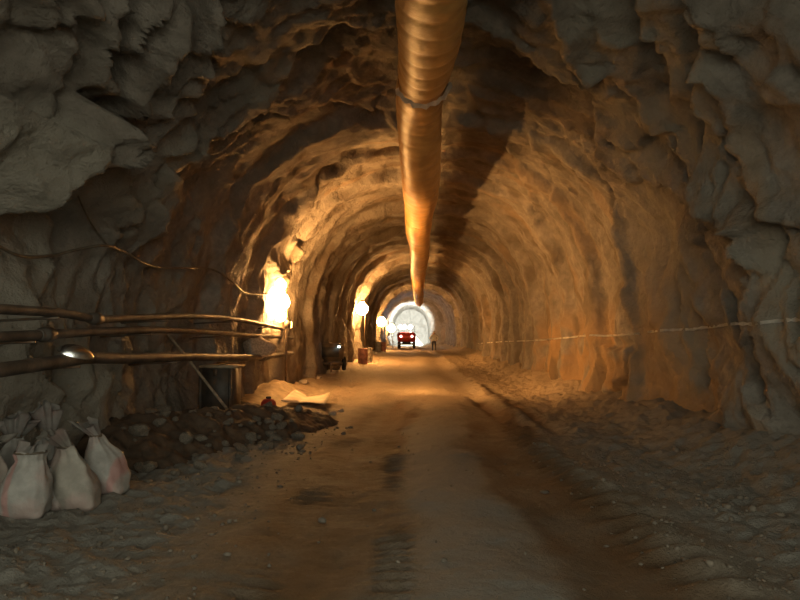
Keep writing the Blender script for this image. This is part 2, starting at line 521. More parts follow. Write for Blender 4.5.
# stains
st = np.zeros((NR, NU, 4), np.float32); st[..., 3] = 1
lowr = sstep(S_[-1] - 3.6, S_[-1] - 2.2, Sg) * sstep(9, 11.5, Dg) * (1 - sstep(20, 26, Dg))
n1 = fbm(np.stack([Sg * 0.25, Dg * 1.1, 0 * Dg], -1) + 3, 4); n2 = fbm(Pb * 0.8 + 40, 4)
st[..., 0] = np.clip(0.75 * lowr * sstep(-.35, .15, n2 + 0.3 * n1) + 0.30 * sstep(.22, .6, n1) * (Sg > 7), 0, 0.85)
st[..., 1] = np.clip(sstep(0.12, 0.55, fbm(np.stack([Sg * 0.5, Dg * 1.2, 0 * Dg + 9], -1), 4)), 0, .7) * (1 - .75 * near)
st[..., 2] = np.clip(sstep(86.5, 88.5, Dg) + 0.6 * near * sstep(-.25, .4, fbm(Pb * 0.5 + 77, 3)), 0, 1)  # near rock paled in colour to make up for weak light there
st[..., 0] *= 1 - sstep(86, 88, Dg); st[..., 1] *= 1 - sstep(86, 88, Dg)

Qall = grid_quads(NR, NU).reshape(NR - 1, NU - 1, 4)
allme = mesh_np('all', Pw.reshape(-1, 3), Qall.reshape(-1, 4)[:, ::-1])
vn = np.zeros(NR * NU * 3, np.float32); allme.vertices.foreach_get('normal', vn); vn = vn.reshape(NR, NU, 3)
BVH_WALL = BVHTree.FromPolygons([tuple(v) for v in Pw[:, ::2].reshape(-1, 3)], grid_quads(NR, len(range(0, NU, 2))).tolist())
bpy.data.meshes.remove(allme)
def wall_piece(name, u0, u1):
    v = Pw[:, u0:u1 + 1].reshape(-1, 3)
    me = mesh_np(name, v, grid_quads(NR, u1 - u0 + 1)[:, ::-1])
    ca = me.color_attributes.new('stain', 'FLOAT_COLOR', 'POINT')
    ca.data.foreach_set('color', np.ascontiguousarray(st[:, u0:u1 + 1]).ravel())
    o = obj(name, me, M_ROCK)
    me.normals_split_custom_set_from_vertices(vn[:, u0:u1 + 1].reshape(-1, 3).tolist())
    return o
UL, UR = int(NU * 0.27), int(NU * 0.73)
tag(wall_piece('wall_left', 0, UL), 'rough excavated rock wall on the left of the tunnel', None, None, 'structure')
tag(wall_piece('ceiling', UL, UR), 'rough arched rock roof of the tunnel', None, None, 'structure')
tag(wall_piece('wall_right', UR, NU - 1), 'rough excavated rock wall on the right of the tunnel', None, None, 'structure')
# rock face closing the far heading
K = 14
face = []
ring = Pw[-1]; cen = np.array([0.12, END_Y + 1.0, 2.8])
for k in range(K + 1):
    f = k / K
    p = ring * (1 - f) + cen * f
    p[:, 1] = END_Y + 1.2 * f + (0.5 * fbm(p * 0.7 + 5, 3) if 0 < k else 0)
    face.append(p)
face = np.array(face)
fm = mesh_np('wall_end', face.reshape(-1, 3), grid_quads(K + 1, NU)[:, ::-1])
ca = fm.color_attributes.new('stain', 'FLOAT_COLOR', 'POINT')
ca.data.foreach_set('color', np.tile([0, 0, .9, 1.], (K + 1) * NU).astype(np.float32))
tag(obj('wall_end', fm, M_ROCK), 'pale rock face closing the far heading', None, None, 'structure')

# ------------------------------------------------------------------ floor
def wall_x(y, side):
    return interp(y, CX) + side * interp(y, WD)
RUTS = [(2.5, 10.2, 2.45, 22, .15, .065), (2.0, 9.5, 1.75, 17.5, .15, .06), (-.35, 9, -.25, 17, .16, .015)]
def floor_z(x, y, detail=True):
    x = np.asarray(x, dtype=np.float64); y = np.asarray(y, dtype=np.float64)
    z = floor_base(y) + 0 * x
    P = np.stack([x, y, 0 * x], -1)
    xr = x + 0.25 * pnoise(np.stack([0 * x + 2, y * 0.16, 0 * x], -1)) - 0.02 * np.clip(y - 5, 0, 15)
    tl = np.exp(-((xr + 0.62) / 0.5) ** 2); tr = np.exp(-((xr - 1.40) / 0.42) ** 2)
    z = z - 0.05 * tl - 0.075 * tr + 0.03 * np.exp(-((xr - .4) / .35) ** 2)
    # berm of pushed-up clods right of the right-hand track
    z = z + 0.055 * np.exp(-((xr - 2.05) / 0.25) ** 2) * (1 + 0.9 * pnoise(np.stack([x * 4, y * 3.0, 0 * x], -1)))
    xo = x
    for (x0, y0, x1, y1, w_, dp_) in RUTS:
        x = xo + .10 * pnoise(np.stack([xo * .8, y * 1.1, 0 * xo + 3], -1))
        tt = (y - y0) / (y1 - y0); inr = (.6 + .8 * pnoise(np.stack([xo * 2, y * 1.6, 0 * xo], -1))) * sstep(-.1, .1, tt) * (1 - sstep(.9, 1.1, tt))
        z = z - dp_ * inr * np.exp(-((x - x0 - (x1 - x0) * tt) / w_) ** 2) + .4 * dp_ * inr * np.exp(-((np.abs(x - x0 - (x1 - x0) * tt) - 2 * w_) / w_) ** 2)
    x = xo
    # spoil rising to the wall foot
    sidel = sstep(0, 1, (-(x - wall_x(y, -1)) + 1.2) / 1.2) ; sider = sstep(0, 1, ((x - wall_x(y, 1)) + 1.5) / 1.5)
    z = z + 0.20 * sidel + 0.40 * sider * (1 + 0.5 * pnoise(np.stack([x * .7, y * .7, 0 * x + 4], -1)))
    if detail:
        off = sstep(1.8, 2.6, np.abs(xr - 0.3))
        z = z + 0.05 * fbm(P * 0.55, 3) + (0.014 + 0.045 * off) * fbm(P * 2.6 + 7, 4) + (0.007 + 0.024 * off) * fbm(P * 8 + 3, 3)
        lugs = np.sin(y * 2 * math.pi / 0.17 + 3.0 * x)
        m1 = np.exp(-((xr + 0.18) / 0.13) ** 2) * sstep(-.1, .25, pnoise(np.stack([x * 0.3, y * .55, 0 * x + 1], -1)))
        m2 = np.exp(-((xr - 1.9) / 0.20) ** 2)
        m3 = np.exp(-((xr + 1.05) / 0.16) ** 2) * sstep(0, .3, pnoise(np.stack([x * 0.3, y * .5, 0 * x + 6], -1)))
        z = z + 0.024 * lugs * (m1 + 0.7 * m3) * (y < 22) + 0.045 * np.sin(y * 2 * math.pi / 0.30 + 2 * x + 2 * pnoise(P * 1.2)) * m2 * (y < 14)
        # cross lip where the road surface steps up
        z = z + 0.10 * np.exp(-((y - 40.5) / 0.8) ** 2)
    return z
fr = [-16.0]
while fr[-1] < END_Y + 3:
    y = fr[-1]
    st_ = 0.5 if y < 2.5 else (0.022 + max(0, y - 4) * 0.0042)
    fr.append(y + min(st_, 0.6))
fr = np.array(fr)
fc = np.linspace(-6.2, 6.2, 340)
FX, FY = np.meshgrid(fc, fr)
FZ = floor_z(FX, FY)
fme = mesh_np('floor', np.stack([FX, FY, FZ], -1).reshape(-1, 3), grid_quads(len(fr), len(fc)))
xr = FX + 0.25 * pnoise(np.stack([0 * FX + 2, FY * 0.16, 0 * FX], -1)) - 0.02 * np.clip(FY - 5, 0, 15)
wob = 0.22 * fbm(np.stack([FX * 1.1, FY * 0.5, 0 * FX + 2], -1), 4)
xs = xr + wob
mud = sstep(-1.75, -1.15, xs) * (1 - sstep(-.22, .06, xs)) + sstep(.78, 1.02, xs) * (1 - sstep(1.75, 2.2, xs))
mud = np.clip(mud, 0, 1) * (0.75 + 0.35 * fbm(np.stack([FX * 2, FY * 1.2, 0 * FX + 5], -1), 3))
dry = np.clip(sstep(-.1, .15, xs) * (1 - sstep(.65, .95, xs)), 0, 1) * 0.75 + 0.65 * sstep(1.9, 2.4, np.abs(xs - 0.25))
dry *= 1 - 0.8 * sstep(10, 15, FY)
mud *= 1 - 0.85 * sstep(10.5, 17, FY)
for (x0, y0, x1, y1, w_, dp_) in RUTS:
    tt = (FY - y0) / (y1 - y0)
    mud = mud + .8 * sstep(-.05, .1, tt) * (1 - sstep(.85, 1.0, tt)) * np.exp(-((FX - x0 - (x1 - x0) * tt + .1 * wob) / (w_ * 1.2)) ** 2)
lit_floor = 0.8 * sstep(12, 19, FY)  # floor colour paled with depth, standing in for the lamp-lit stretch
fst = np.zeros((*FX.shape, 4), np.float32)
fst[..., 0] = np.clip(mud, 0, .95); fst[..., 1] = np.clip(dry, 0, .9); fst[..., 2] = np.clip(lit_floor - mud, 0, 1); fst[..., 3] = 1
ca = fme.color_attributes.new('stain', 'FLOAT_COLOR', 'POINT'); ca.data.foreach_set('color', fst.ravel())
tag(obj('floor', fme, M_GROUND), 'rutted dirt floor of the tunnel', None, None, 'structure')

def fz(x, y): return float(floor_z(np.array([x]), np.array([y]))[0])

# ------------------------------------------------------------------ earth mound beside the left wall
MA, MB_ = np.array([-3.85, 8.4]), np.array([-1.95, 11.9])
def mound_h(x, y):
    x = np.asarray(x, float); y = np.asarray(y, float)
    ab = MB_ - MA
    t = np.clip(((x - MA[0]) * ab[0] + (y - MA[1]) * ab[1]) / (ab @ ab), 0, 1)
    dx = x - (MA[0] + t * ab[0]); dy = y - (MA[1] + t * ab[1])
    r = np.hypot(dx, dy)
    prof = np.interp(t, [0, .2, .45, .7, .9, 1], [.36, .40, .42, .38, .26, .18])
    P = np.stack([x, y, 0 * x], -1)
    rad = np.interp(t, [0, .6, 1], [.95, 1.0, .6]) * (1 + 0.25 * pnoise(P * 1.1))
    b = np.clip(1 - (r / rad) ** 2, -0.4, 1)
    return prof * b * (1 + 0.25 * fbm(P * 1.5, 3)) + 0.075 * fbm(P * 4.2, 4) * (b > -0.3)
gx, gy = np.meshgrid(np.linspace(-5.0, -0.9, 150), np.linspace(7.2, 13.2, 190))
gz = floor_z(gx, gy, False) + mound_h(gx, gy)
keep = mound_h(gx, gy) > -0.06
q = grid_quads(*gx.shape)
kq = keep.ravel()[q].all(1)
q = q[kq]
used, inv = np.unique(q, return_inverse=True)
mv = np.stack([gx, gy, gz], -1).reshape(-1, 3)[used]
mme = mesh_np('earth_mound', mv, inv.reshape(-1, 4))
tag(obj('earth_mound', mme, M_EARTH), 'long dark heap of damp earth along the left wall', 'earth heap')
def ground_z(x, y):
    g = fz(x, y)
    if -5 < x < -0.9 and 7.2 < y < 13.2:
        m = float(mound_h(np.array([x]), np.array([y]))[0])
        if m > -0.06: g = max(g, float(floor_z(np.array([x]), np.array([y]), False)[0]) + m)
    return g

# ------------------------------------------------------------------ ventilation duct
DUCT = [(2.0, .22, 5.52), (4.5, .24, 5.45), (7.1, .25, 5.47), (8.6, .235, 5.57), (10.4, .17, 5.62), (12.1, .2, 5.27), (13.5, .25, 5.02), (16.8, .26, 5.08), (20.6, .28, 5.18), (25, .4, 5.15), (30, .43, 5.10), (35, .47, 5.16), (46, .62, 5.06), (58, .84, 4.98)]
dp = catmull([(x, d, z) for d, x, z in DUCT], 40)
# resample to even spacing
acc = [0.0]
for a, b in zip(dp, dp[1:]): acc.append(acc[-1] + (b - a).length)
SEG = np.arange(0, acc[-1], 0.04)
arr = np.array([tuple(p) for p in dp])
even = [Vector((np.interp(s, acc, arr[:, 0]), np.interp(s, acc, arr[:, 1]), np.interp(s, acc, arr[:, 2]))) for s in SEG]
duct = thing('ventilation_duct', 'long golden-brown fabric ventilation duct slung under the tunnel roof', 'air duct', (0, 0, 0))
joints_d = [2.0, 9.45, 17.6, 27.5, 38.0, 48.0, 59]
def duct_ring_factory(pts, j0, j1):
    def fn(i, a):
        y = pts[i].y
        k = 0.40
        t = (y - j0) / max(0.1, (j1 - j0))
        hoop = 0.03 * abs(math.sin(y * math.pi / 0.42)) ** 0.5 - 0.03 * math.exp(-((((y + .05 * math.sin(a)) / 0.42 + .5) % 1 - .5) * 0.42 / 0.035) ** 2)      # swelling between the wire hoops
        sagw = 0.025 * math.sin(a * 3 + y * 1.7) + 0.02 * math.sin(a * 2 - y * 0.9 + 1)
        pinch = 0.07 * math.exp(-(min(y - j0, j1 - y) / 0.18) ** 2)
        wr = 0.013 * math.sin(y * 23 + 4 * math.sin(a + y)) * (0.5 + 0.5 * math.sin(a * 2 + y))
        return 1 + hoop + sagw - pinch + wr
    return fn
for j0, j1 in zip(joints_d, joints_d[1:]):
    pts = [p for p in even if j0 - 0.05 <= p.y <= j1 + 0.05]
    if len(pts) < 3: continue
    obj('duct_section', tube_mesh('duct_section', pts, 0.395, 32, False, duct_ring_factory(pts, j0, j1)), M_DUCT, duct)
    p = pts[-1]; t = (pts[-1] - pts[-3]).normalized()
    seam = [p - t * 0.05, p - t * .02, p + t * .02, p + t * 0.05]
    rnd = random.Random(int(j1 * 10))
    obj('joint_band', tube_mesh('joint_band', seam, 0.385, 32, False, lambda i, a: 1 + 0.03 * math.sin(a * 5 + i)), M_DUCT if j1 != 9.45 else M_DUCT, duct)
# torn pale flap of cloth at the first joint
bm = bmesh.new()
jp = min(even, key=lambda p: abs(p.y - 9.45))
prev = None
for k in range(19):
    a = math.radians(200 + k * 8.5)          # under side of the duct
    wdt = 0.014 + 0.028 * math.sin(k * 1.9) ** 2
    r = 0.42 + 0.012 * math.sin(k * 2.3)
    c = Vector((jp.x + r * math.cos(a), jp.y - 0.02 + 0.02 * math.sin(k), jp.z + r * math.sin(a)))
    rd = Vector((math.cos(a), 0, math.sin(a)))
    v = [bm.verts.new(c + Vector((0, -wdt * .6, 0)) - rd * .02), bm.verts.new(c + Vector((0, wdt * .8, 0)) + rd * (.025 + wdt * .6))]
    if prev: bm.faces.new((prev[0], prev[1], v[1], v[0]))
    prev = v
bmesh.ops.solidify(bm, geom=bm.faces[:], thickness=0.008)
o = obj('torn_seam', bm_mesh('torn_seam', bm), M_TORN, duct); o['label'] = 'torn pale seam tape'
# hangers from the roof
for y in [5.2, 8.2, 11.2, 14.2, 17.2, 20.5, 24, 28, 32, 37, 42, 48, 54]:
    p = min(even, key=lambda q: abs(q.y - y))
    hit = BVH_WALL.ray_cast(p + Vector((0, 0, .45)), Vector((0, 0, 1)))
    top = hit[0].z + 0.05 if hit[0] else 6.9
    obj('hanger_wire', tube_mesh('hanger_wire', [p + Vector((0, 0, .36)), Vector((p.x, p.y, top))], 0.008, 6), M_STEEL, duct)

# ------------------------------------------------------------------ lamps on posts along the left wall
def bulb_strength(P, r): return P / (4 * math.pi * math.pi * r * r)
def lamp(name, label, loc, P, r, aim, first=False):
    x, y, z = loc
    g = ground_z(x, y)
    t = thing(name, label, 'lamp', (x, y, g))
    H = z - g
    # the post leans on a small foot plate beside the wall
    obj('post', tube_mesh('post', [(.16, .12, -0.06), (.16, .12, H * .5), (.16, .12, H + .15)], 0.03, 10), M_STEEL, t)
    obj('foot_plate', box_mesh('foot_plate', (.16, .12, .005), (.34, .34, .04), .008), M_STEEL, t)
    rot = Matrix.Rotation(aim, 3, 'Z')
    bm = bmesh.new()                                       # open trough reflector behind the bulb
    n = 10
    prof = []
    for k in range(n + 1):
        a = math.radians(-75 + 150 * k / n)
        prof.append((-math.cos(a) * (r + .07) , math.sin(a) * (r + .13)))
    vv = [[bm.verts.new(rot @ Vector((px, s * (r + .10), pz + H))) for px, pz in prof] for s in (-1, 1)]
    for k in range(n): bm.faces.new((vv[0][k], vv[0][k + 1], vv[1][k + 1], vv[1][k]))
    bmesh.ops.solidify(bm, geom=bm.faces[:], thickness=0.012)
    if not first:
        obj('reflector', bm_mesh('reflector', bm), M_LAMPBODY, t)
    else:
        bm.free()
    # bulb with its screw cap
    prof = [(.001, -r), (r * .5, -r * .88), (r * .86, -r * .5), (r, 0), (r * .86, r * .5), (r * .55, r * .85), (r * .3, r * 1.15), (.001, r * 1.16)]
    bme = lathe_mesh('bulb', [(a, b) for a, b in prof], 18)
    b = obj('bulb', bme, emit(name + '_light', LAMP_RGB, bulb_strength(P, r)), t)
    b.location = (0, 0, H)
    for dz, rr in (((.46, .6), (-.40, .55)) if first == 'cluster' else ()):  # extra bulbs added to widen the glare and brighten the wall
        wall = BVH_WALL.ray_cast(Vector((x, y, z + dz)), Vector((-1, .0, 0)))
        wxx = (wall[0].x + r * rr + .10 - x) if wall[0] else -.1
        wxx = max(min(wxx, .02), -.35)
        e = obj('bulb', lathe_mesh('bulb', [(a_ * rr, b_ * rr) for a_, b_ in prof], 16), emit('added_glare_bulb', LAMP_RGB, bulb_strength(130, r * rr)), t)
        e.location = (wxx, -.05, H + dz)
        obj('arm', tube_mesh('arm', [(.16, .12, H + dz + r * rr), (wxx, -.05, H + dz + r * rr * 1.1)], 0.012, 8), M_STEEL, t)
    c = obj('lamp_holder', lathe_mesh('lamp_holder', [(r * .34, 0), (r * .36, .05), (r * .30, .12), (.03, .14)], 14), M_LAMPBODY, t)
    c.location = (0, 0, H + r * 1.1)
    obj('arm', tube_mesh('arm', [(.16, .12, H + .14 + r * .0), (.08, .06, H + r * 1.1 + .13), (0, 0, H + r * 1.1 + .13)], 0.014, 8), M_STEEL, t)
    return t, H

LAMPS = [((280, 302), 17.0), ((362, 309), 37.0), ((381.5, 322), 60.5), ((391.5, 328.5), 83.0)]
lab = ['brightest orange lamp on a post close to the left rock wall',
       'second glowing lamp along the left wall, beyond the dark compressor',
       'third glowing lamp along the left wall, smaller than the second',
       'farthest orange lamp along the left wall, beside the red truck']
lp1 = at(*LAMPS[0][0], LAMPS[0][1])
t1, H1 = lamp('post_lamp', lab[0], tuple(lp1), L1_BULB, .27, 0, 'cluster')
fl = bpy.data.lights.new('flood', 'SPOT')
fl.energy = L1_FLOOD * 1.0; fl.color = LAMP_RGB; fl.spot_size = math.radians(146); fl.spot_blend = 0.30; fl.shadow_soft_size = 0.12
fo = bpy.data.objects.new('flood', fl); COL.objects.link(fo)
fo.parent = t1
fo.location = (0.36, .05, H1 - .62)
fo.rotation_euler = Vector((6, 4, 5)).to_track_quat('-Z', 'Y').to_euler()
# flood head hung under the bulb, turned down the drive
head = bmesh.new(); bm_box(head, (0, 0, 0), (.12, .30, .22), None, .02)
ho = obj('flood_head', bm_mesh('flood_head', head), M_LAMPBODY, t1)
gl = obj('flood_glass', box_mesh('flood_glass', (.065, 0, 0), (.02, .24, .17), .005), emit('flood_glow', LAMP_RGB, 60), ho)
ho.location = (0.20, .08, H1 - .62); ho.rotation_euler = (0, 0, math.radians(32))
for k, P in zip((1, 2, 3), FAR_BULB):
    p = at(*LAMPS[k][0], LAMPS[k][1])
    lamp('post_lamp', lab[k], tuple(p), P, .27 + .09 * k, math.radians(20), True)  # bulbs oversized, the glare around them built into their shape

# ------------------------------------------------------------------ pipes and hoses along the left wall
def pipe_pts(pairs, x0=-3.62):
    out = []
    for px, py in pairs:
        d = x0 / ray(px, py).x
        out.append(at(px, py, d))
    return out
def pipe(name, label, pairs, r, couplings, x0, brackets):
    pts = pipe_pts(pairs, x0)
    first = pts[0] + (pts[0] - pts[1]).normalized() * 2.2
    pts = [first] + pts
    c = catmull(pts, 12)
    t = thing(name, label, 'pipe', (pts[0].x, pts[0].y, pts[0].z), 0, 'pipes along the left wall')
    inv_ = Vector(pts[0])
    obj('pipe_run', tube_mesh('pipe_run', [p - inv_ for p in c], r, 16), M_PIPE, t)
    for px in couplings:
        p, q_ = min(zip(c, c[1:]), key=lambda s: abs(s[0].y - x0 / ray(px, 335).x))
        d = (q_ - p).normalized()
        prof = [p - d * .13, p - d * .12, p - d * .07, p - d * .065, p + d * .065, p + d * .07, p + d * .12, p + d * .13]
        rr = [r * 1.05, r * 1.22, r * 1.22, r * 1.5, r * 1.5, r * 1.22, r * 1.22, r * 1.05]
        obj('coupling', tube_mesh('coupling', [v - inv_ for v in prof], rr, 16), M_PIPE, t)
    for y in brackets:
        p = min(c, key=lambda s: abs(s.y - y))
        hit = BVH_WALL.ray_cast(p, Vector((-1, 0, -.05)))
        wx = hit[0].x if hit[0] else -4.4
        obj('wall_bracket', tube_mesh('wall_bracket', [Vector((p.x + r + .02, p.y, p.z - r - .01)) - inv_, Vector((p.x - .1, p.y, p.z - r - .015)) - inv_, Vector((wx - .05, p.y, p.z - r - .05)) - inv_], 0.014, 8), M_STEEL, t)
    return c
pipe('service_pipe', 'topmost of the three dusty pipes along the left wall', [(0, 309), (60, 313), (98, 319), (130, 318), (170, 316.5), (210, 317), (245, 321), (283, 329)], .047, [96], -3.62, [6.2, 9.0, 12.5, 15.5])
pipe('service_pipe', 'middle of the three dusty pipes along the left wall', [(0, 337), (50, 334.5), (100, 331.5), (150, 330), (200, 331.5), (245, 335), (292, 338)], .050, [45], -3.66, [5.9, 8.6, 12.0, 15.2])
C3 = pipe('service_pipe', 'lowest and thickest of the dusty pipes along the left wall', [(0, 370), (50, 363), (88, 358), (130, 358.5), (180, 357), (235, 357.5), (262, 357), (292, 353)], .068, [262], -3.62, [6.6, 9.4, 12.8, 15.8])
# twisted wire binding on the top pipe
# polished reflector dish lying on the lowest pipe
pp = min(C3, key=lambda s: abs(s.y - at(68, 355, -3.62 / ray(68, 355).x).y))
prof = [(.012, .06), (.05, .052), (.10, .035), (.15, .010), (.185, -.03), (.19, -.035), (.182, -.036), (.145, .000), (.10, .023), (.05, .040), (.010, .046)]
dish = obj('metal_dish', lathe_mesh('metal_dish', prof, 28), M_CHROME)
dish.location = (pp.x + .075, pp.y, pp.z + .105)
dish.scale = (1.0, .62, .9)
dish.rotation_euler = (math.radians(32), math.radians(14), math.radians(40))
tag(dish, 'shiny bare metal dish resting on the lowest pipe', 'metal dish')

def wall_pt(px, py, off=.05):
    v = ray(px, py).normalized()
    h = BVH_WALL.ray_cast(Vector((0, 0, CAM_H)), v)
    return (h[0] - v * off) if h[0] else at(px, py, 8)
def cable(name, label, px, r, off=.12, end=None, maxd=99):
    pts = []
    for p in px:
        w = wall_pt(*p, off)
        pts.append(w)
    if end is not None: pts.append(end)
    c = catmull(pts, 8)
    o = obj(name, tube_mesh(name, c, r, 8), M_CABLE)
    return tag(o, label, 'cable')
lamp_top = Vector((lp1.x - .02, lp1.y + .05, lp1.z + .12))
cable('power_cable', 'thin cable drooping across the left wall to the brightest lamp', [(-14, 240), (0, 247), (14, 254), (30, 257), (55, 255), (80, 249), (105, 245.5), (122, 251), (142, 262), (160, 267.5), (182, 268), (205, 268), (220, 273), (235, 284), (246, 293)], .020, .34, at(268, 294, 15.8))
cable('slack_wire', 'short dark wire slanting down to the drooping cable', [(78, 196), (86, 214), (97, 232), (108, 246)], .011, .06)

# ------------------------------------------------------------------ things between the pipes and the road, left
# steel bin with lid
bx0, by0 = -3.62, 11.9
t = thing('storage_box', 'dark upright box with a pale lid behind the earth heap', 'box', (bx0, by0, fz(bx0, by0) - .02), math.radians(-6))
obj('box_body', box_mesh('box_body', (0, 0, .48), (.60, .55, .96), .02), M_BOX, t)
obj('lid', box_mesh('lid', (0.02, 0, .985), (.68, .62, .05), .015), M_BOXLID, t)
for s in (-1, 1):
    obj('corner_post', box_mesh('corner_post', (s * .29, -.275, .48), (.05, .05, .95), .008), M_BOX, t)
obj('hasp', box_mesh('hasp', (0, -.285, .88), (.07, .03, .12), .006), M_STEEL, t)
# leaning stick
a = at(168, 334, 11.0); b = at(216, 395, 11.05); b2 = b + (b - a) * 0.32
tag(obj('leaning_pole', tube_mesh('leaning_pole', [a, a.lerp(b, .5) + Vector((0, 0, .01)), b, b2], [.022, .024, .026, .026], 9), M_WOODPOLE), 'thin wooden stick leaning against the left wall by the box', 'stick')

# folded pale board
bc = at(305, 399, 15.3)
pl_ = [(281, 399.5, 15.4), (296, 391.5, 18.0), (307, 397, 16.2), (330, 393, 17.4), (325, 403.5, 14.9), (300, 404, 14.7)]
def on_floor(px, py, lift):
    v = ray(px, py); d = (CAM_H - .03 - lift) / -v.z
    return at(px, py, d)
P = [on_floor(281, 399.5, .18), on_floor(295, 391.5, .20), on_floor(307, 397, .07), on_floor(330, 393, .22), on_floor(325, 404, .13), on_floor(299, 404, .03)]
bm = bmesh.new()
vs = [bm.verts.new(p) for p in P]
bm.faces.new((vs[0], vs[1], vs[2], vs[5])); bm.faces.new((vs[5], vs[2], vs[3], vs[4]))
bmesh.ops.subdivide_edges(bm, edges=bm.edges[:], cuts=5, use_grid_fill=True)
for v in bm.verts:
    v.co.z += 0.03 * math.sin(v.co.x * 6 + v.co.y * 2)
    g = fz(v.co.x, v.co.y)
    v.co.z = max(v.co.z, g + .02)
bmesh.ops.recalc_face_normals(bm, faces=bm.faces)
bmesh.ops.solidify(bm, geom=bm.faces[:], thickness=0.02)
tag(obj('folded_board', bm_mesh('folded_board', bm), M_SHEET), 'pale creased board lying open on the floor below the brightest lamp', 'board')
# red canister with a spout lying in the rubble
ry = 11.75; rx = at(268.5, 404, ry).x
rg = ground_z(rx, ry)
t = thing('red_canister', 'dark red rounded canister behind the earth heap', 'canister', (rx, ry, .06))
obj('canister_body', lathe_mesh('canister_body', [(.02, 0), (.13, .0), (.145, .03), (.15, .25), (.14, .33), (.10, .385), (.05, .40), (.02, .405)], 22), M_RED, t)
obj('cap', lathe_mesh('cap', [(.05, .39), (.05, .43), (.035, .44), (.01, .44)], 14), M_DARK, t)
a = at(277, 404.5, 12.4); b = at(295, 403, 12.9)
g1, g2 = ground_z(a.x, a.y), ground_z(b.x, b.y)
ls = thing('pipe_offcut', 'short pale pipe offcut lying beside the red canister', 'pipe offcut', (a.x, a.y, g1 + .05))
obj('offcut_tube', tube_mesh('offcut_tube', [(0, 0, 0), (b.x - a.x, b.y - a.y, g2 - g1 + .04)], .035, 12), M_SHEET, ls)
obj('offcut_collar', tube_mesh('offcut_collar', [(0, 0, 0), ((b.x - a.x) * .12, (b.y - a.y) * .12, (g2 - g1 + .04) * .12)], .046, 12), M_STEEL, ls)

# stones: eight shapes, many individuals
def stone_mesh(seed, sub=2):
    bm = bmesh.new(); bmesh.ops.create_icosphere(bm, subdivisions=sub, radius=1)
    co = np.array([tuple(v.co) for v in bm.verts])
    rs = np.random.RandomState(seed)
    n = 1 + 0.45 * pnoise(co * 0.9 + seed * 3.7) + 0.15 * pnoise(co * 2.3 + seed)
    co = co * n[:, None]
    for k in range(7):                       # chop flat facets
        nv = rs.normal(size=3); nv /= np.linalg.norm(nv)
        dcut = rs.uniform(.55, .85)
        over = np.clip(co @ nv - dcut, 0, None)
        co -= over[:, None] * nv * 0.92
    for v, c in zip(bm.verts, co): v.co = c
    me = bm_mesh('stone', bm)
    return me
STONES = [stone_mesh(k) for k in range(9)]
STONES_P = [m.copy() for m in STONES]
for m in STONES: m.materials.append(M_STONE)
for m in STONES_P: m.materials.append(M_STONEP)
def stone(x, y, s, label, group, pale=False, sink=.3, flat=.75):
    k = random.randrange(9)
    o = bpy.data.objects.new('stone', (STONES_P if pale else STONES)[k]); COL.objects.link(o)
    o.location = (x, y, ground_z(x, y) + s * flat * (0.72 - sink))
    o.rotation_euler = (random.uniform(-.3, .3), random.uniform(-.3, .3), random.uniform(0, 6.28))
    o.scale = (s * random.uniform(.85, 1.25), s * random.uniform(.8, 1.1), s * flat * random.uniform(.8, 1.1))
    return tag(o, label, 'stone', group)
ORD = ['leftmost', 'second from the left', 'third from the left', 'fourth from the left', 'fifth from the left', 'sixth from the left', 'seventh from the left', 'eighth from the left', 'ninth from the left', 'tenth from the left', 'eleventh from the left', 'twelfth from the left', 'thirteenth from the left', 'fourteenth from the left', 'fifteenth from the left', 'second from the right', 'rightmost']
rs = random.Random(3)
for k in range(64):
    tt = rs.random(); c = MA + (MB_ - MA) * tt
    x = c[0] + rs.uniform(-.4, 1.15) ; y = c[1] + rs.uniform(-1.1, .5)
    if x < -4.2: continue
    stone(x, y, rs.choice([.04, .05, .06, .08, .11]), 'broken grey stone lying in the dark earth heap', 'stones in the earth heap', False)
for i_, (px, py, s, lb) in enumerate(sorted([(268, 462 - 22, .11, 0), (140, 452, .15, 0), (160, 436, .17, 0), (186, 448, .13, 0), (128, 470, .12, 0), (200, 460, .09, 0), (240, 449, .08, 0), (176, 466, .08, 0), (300, 440, .08, 0), (150, 462, .11, 0)])):
    v = ray(px, py); d = CAM_H * .93 / -v.z
    stone(v.x * d, d, s, 'stone at the near foot of the earth heap, ' + ORD[i_ if i_ < 9 else 16] + ' of ten', 'stones at the foot of the heap', False, .25)
for i_, (px, py, s) in enumerate(sorted([(287, 384, .28), (296, 381, .22), (303, 386, .16), (276, 384, .2), (312, 377, .3), (322, 374, .25), (331, 376, .2), (338, 372, .18), (318, 381, .15), (345, 369, .2), (308, 372, .35), (262, 388, .2), (340, 385, .09), (350, 381, .08), (333, 412, .09), (341, 409, .07), (318, 413, .08)])):
    v = ray(px, py); d = CAM_H * .97 / -v.z
    stone(v.x * d, d, s, 'pale rock on the floor by the brightest lamp, ' + ORD[i_], 'rocks around the brightest lamp', True, .3)
# sandy tongue of spoil under the lamp
gx, gy = np.meshgrid(np.linspace(-4.6, -2.3, 60), np.linspace(13.6, 19.5, 90))
hz = 0.26 * np.exp(-((gx + 3.5) / .75) ** 2) * np.exp(-((gy - 16.6) / 1.7) ** 2) * (1 + .5 * fbm(np.stack([gx * 1.3, gy * 1.3, 0 * gx], -1), 4)) - .02
kq = grid_quads(*gx.shape); kq = kq[(hz > 0.0).ravel()[kq].all(1)]
used, inv = np.unique(kq, return_inverse=True)
sm = mesh_np('sand_heap', np.stack([gx, gy, floor_z(gx, gy, False) + hz + .02], -1).reshape(-1, 3)[used], inv.reshape(-1, 4))
tag(obj('sand_heap', sm, M_SAND), 'low pale spoil heap under the brightest lamp', 'spoil heap')

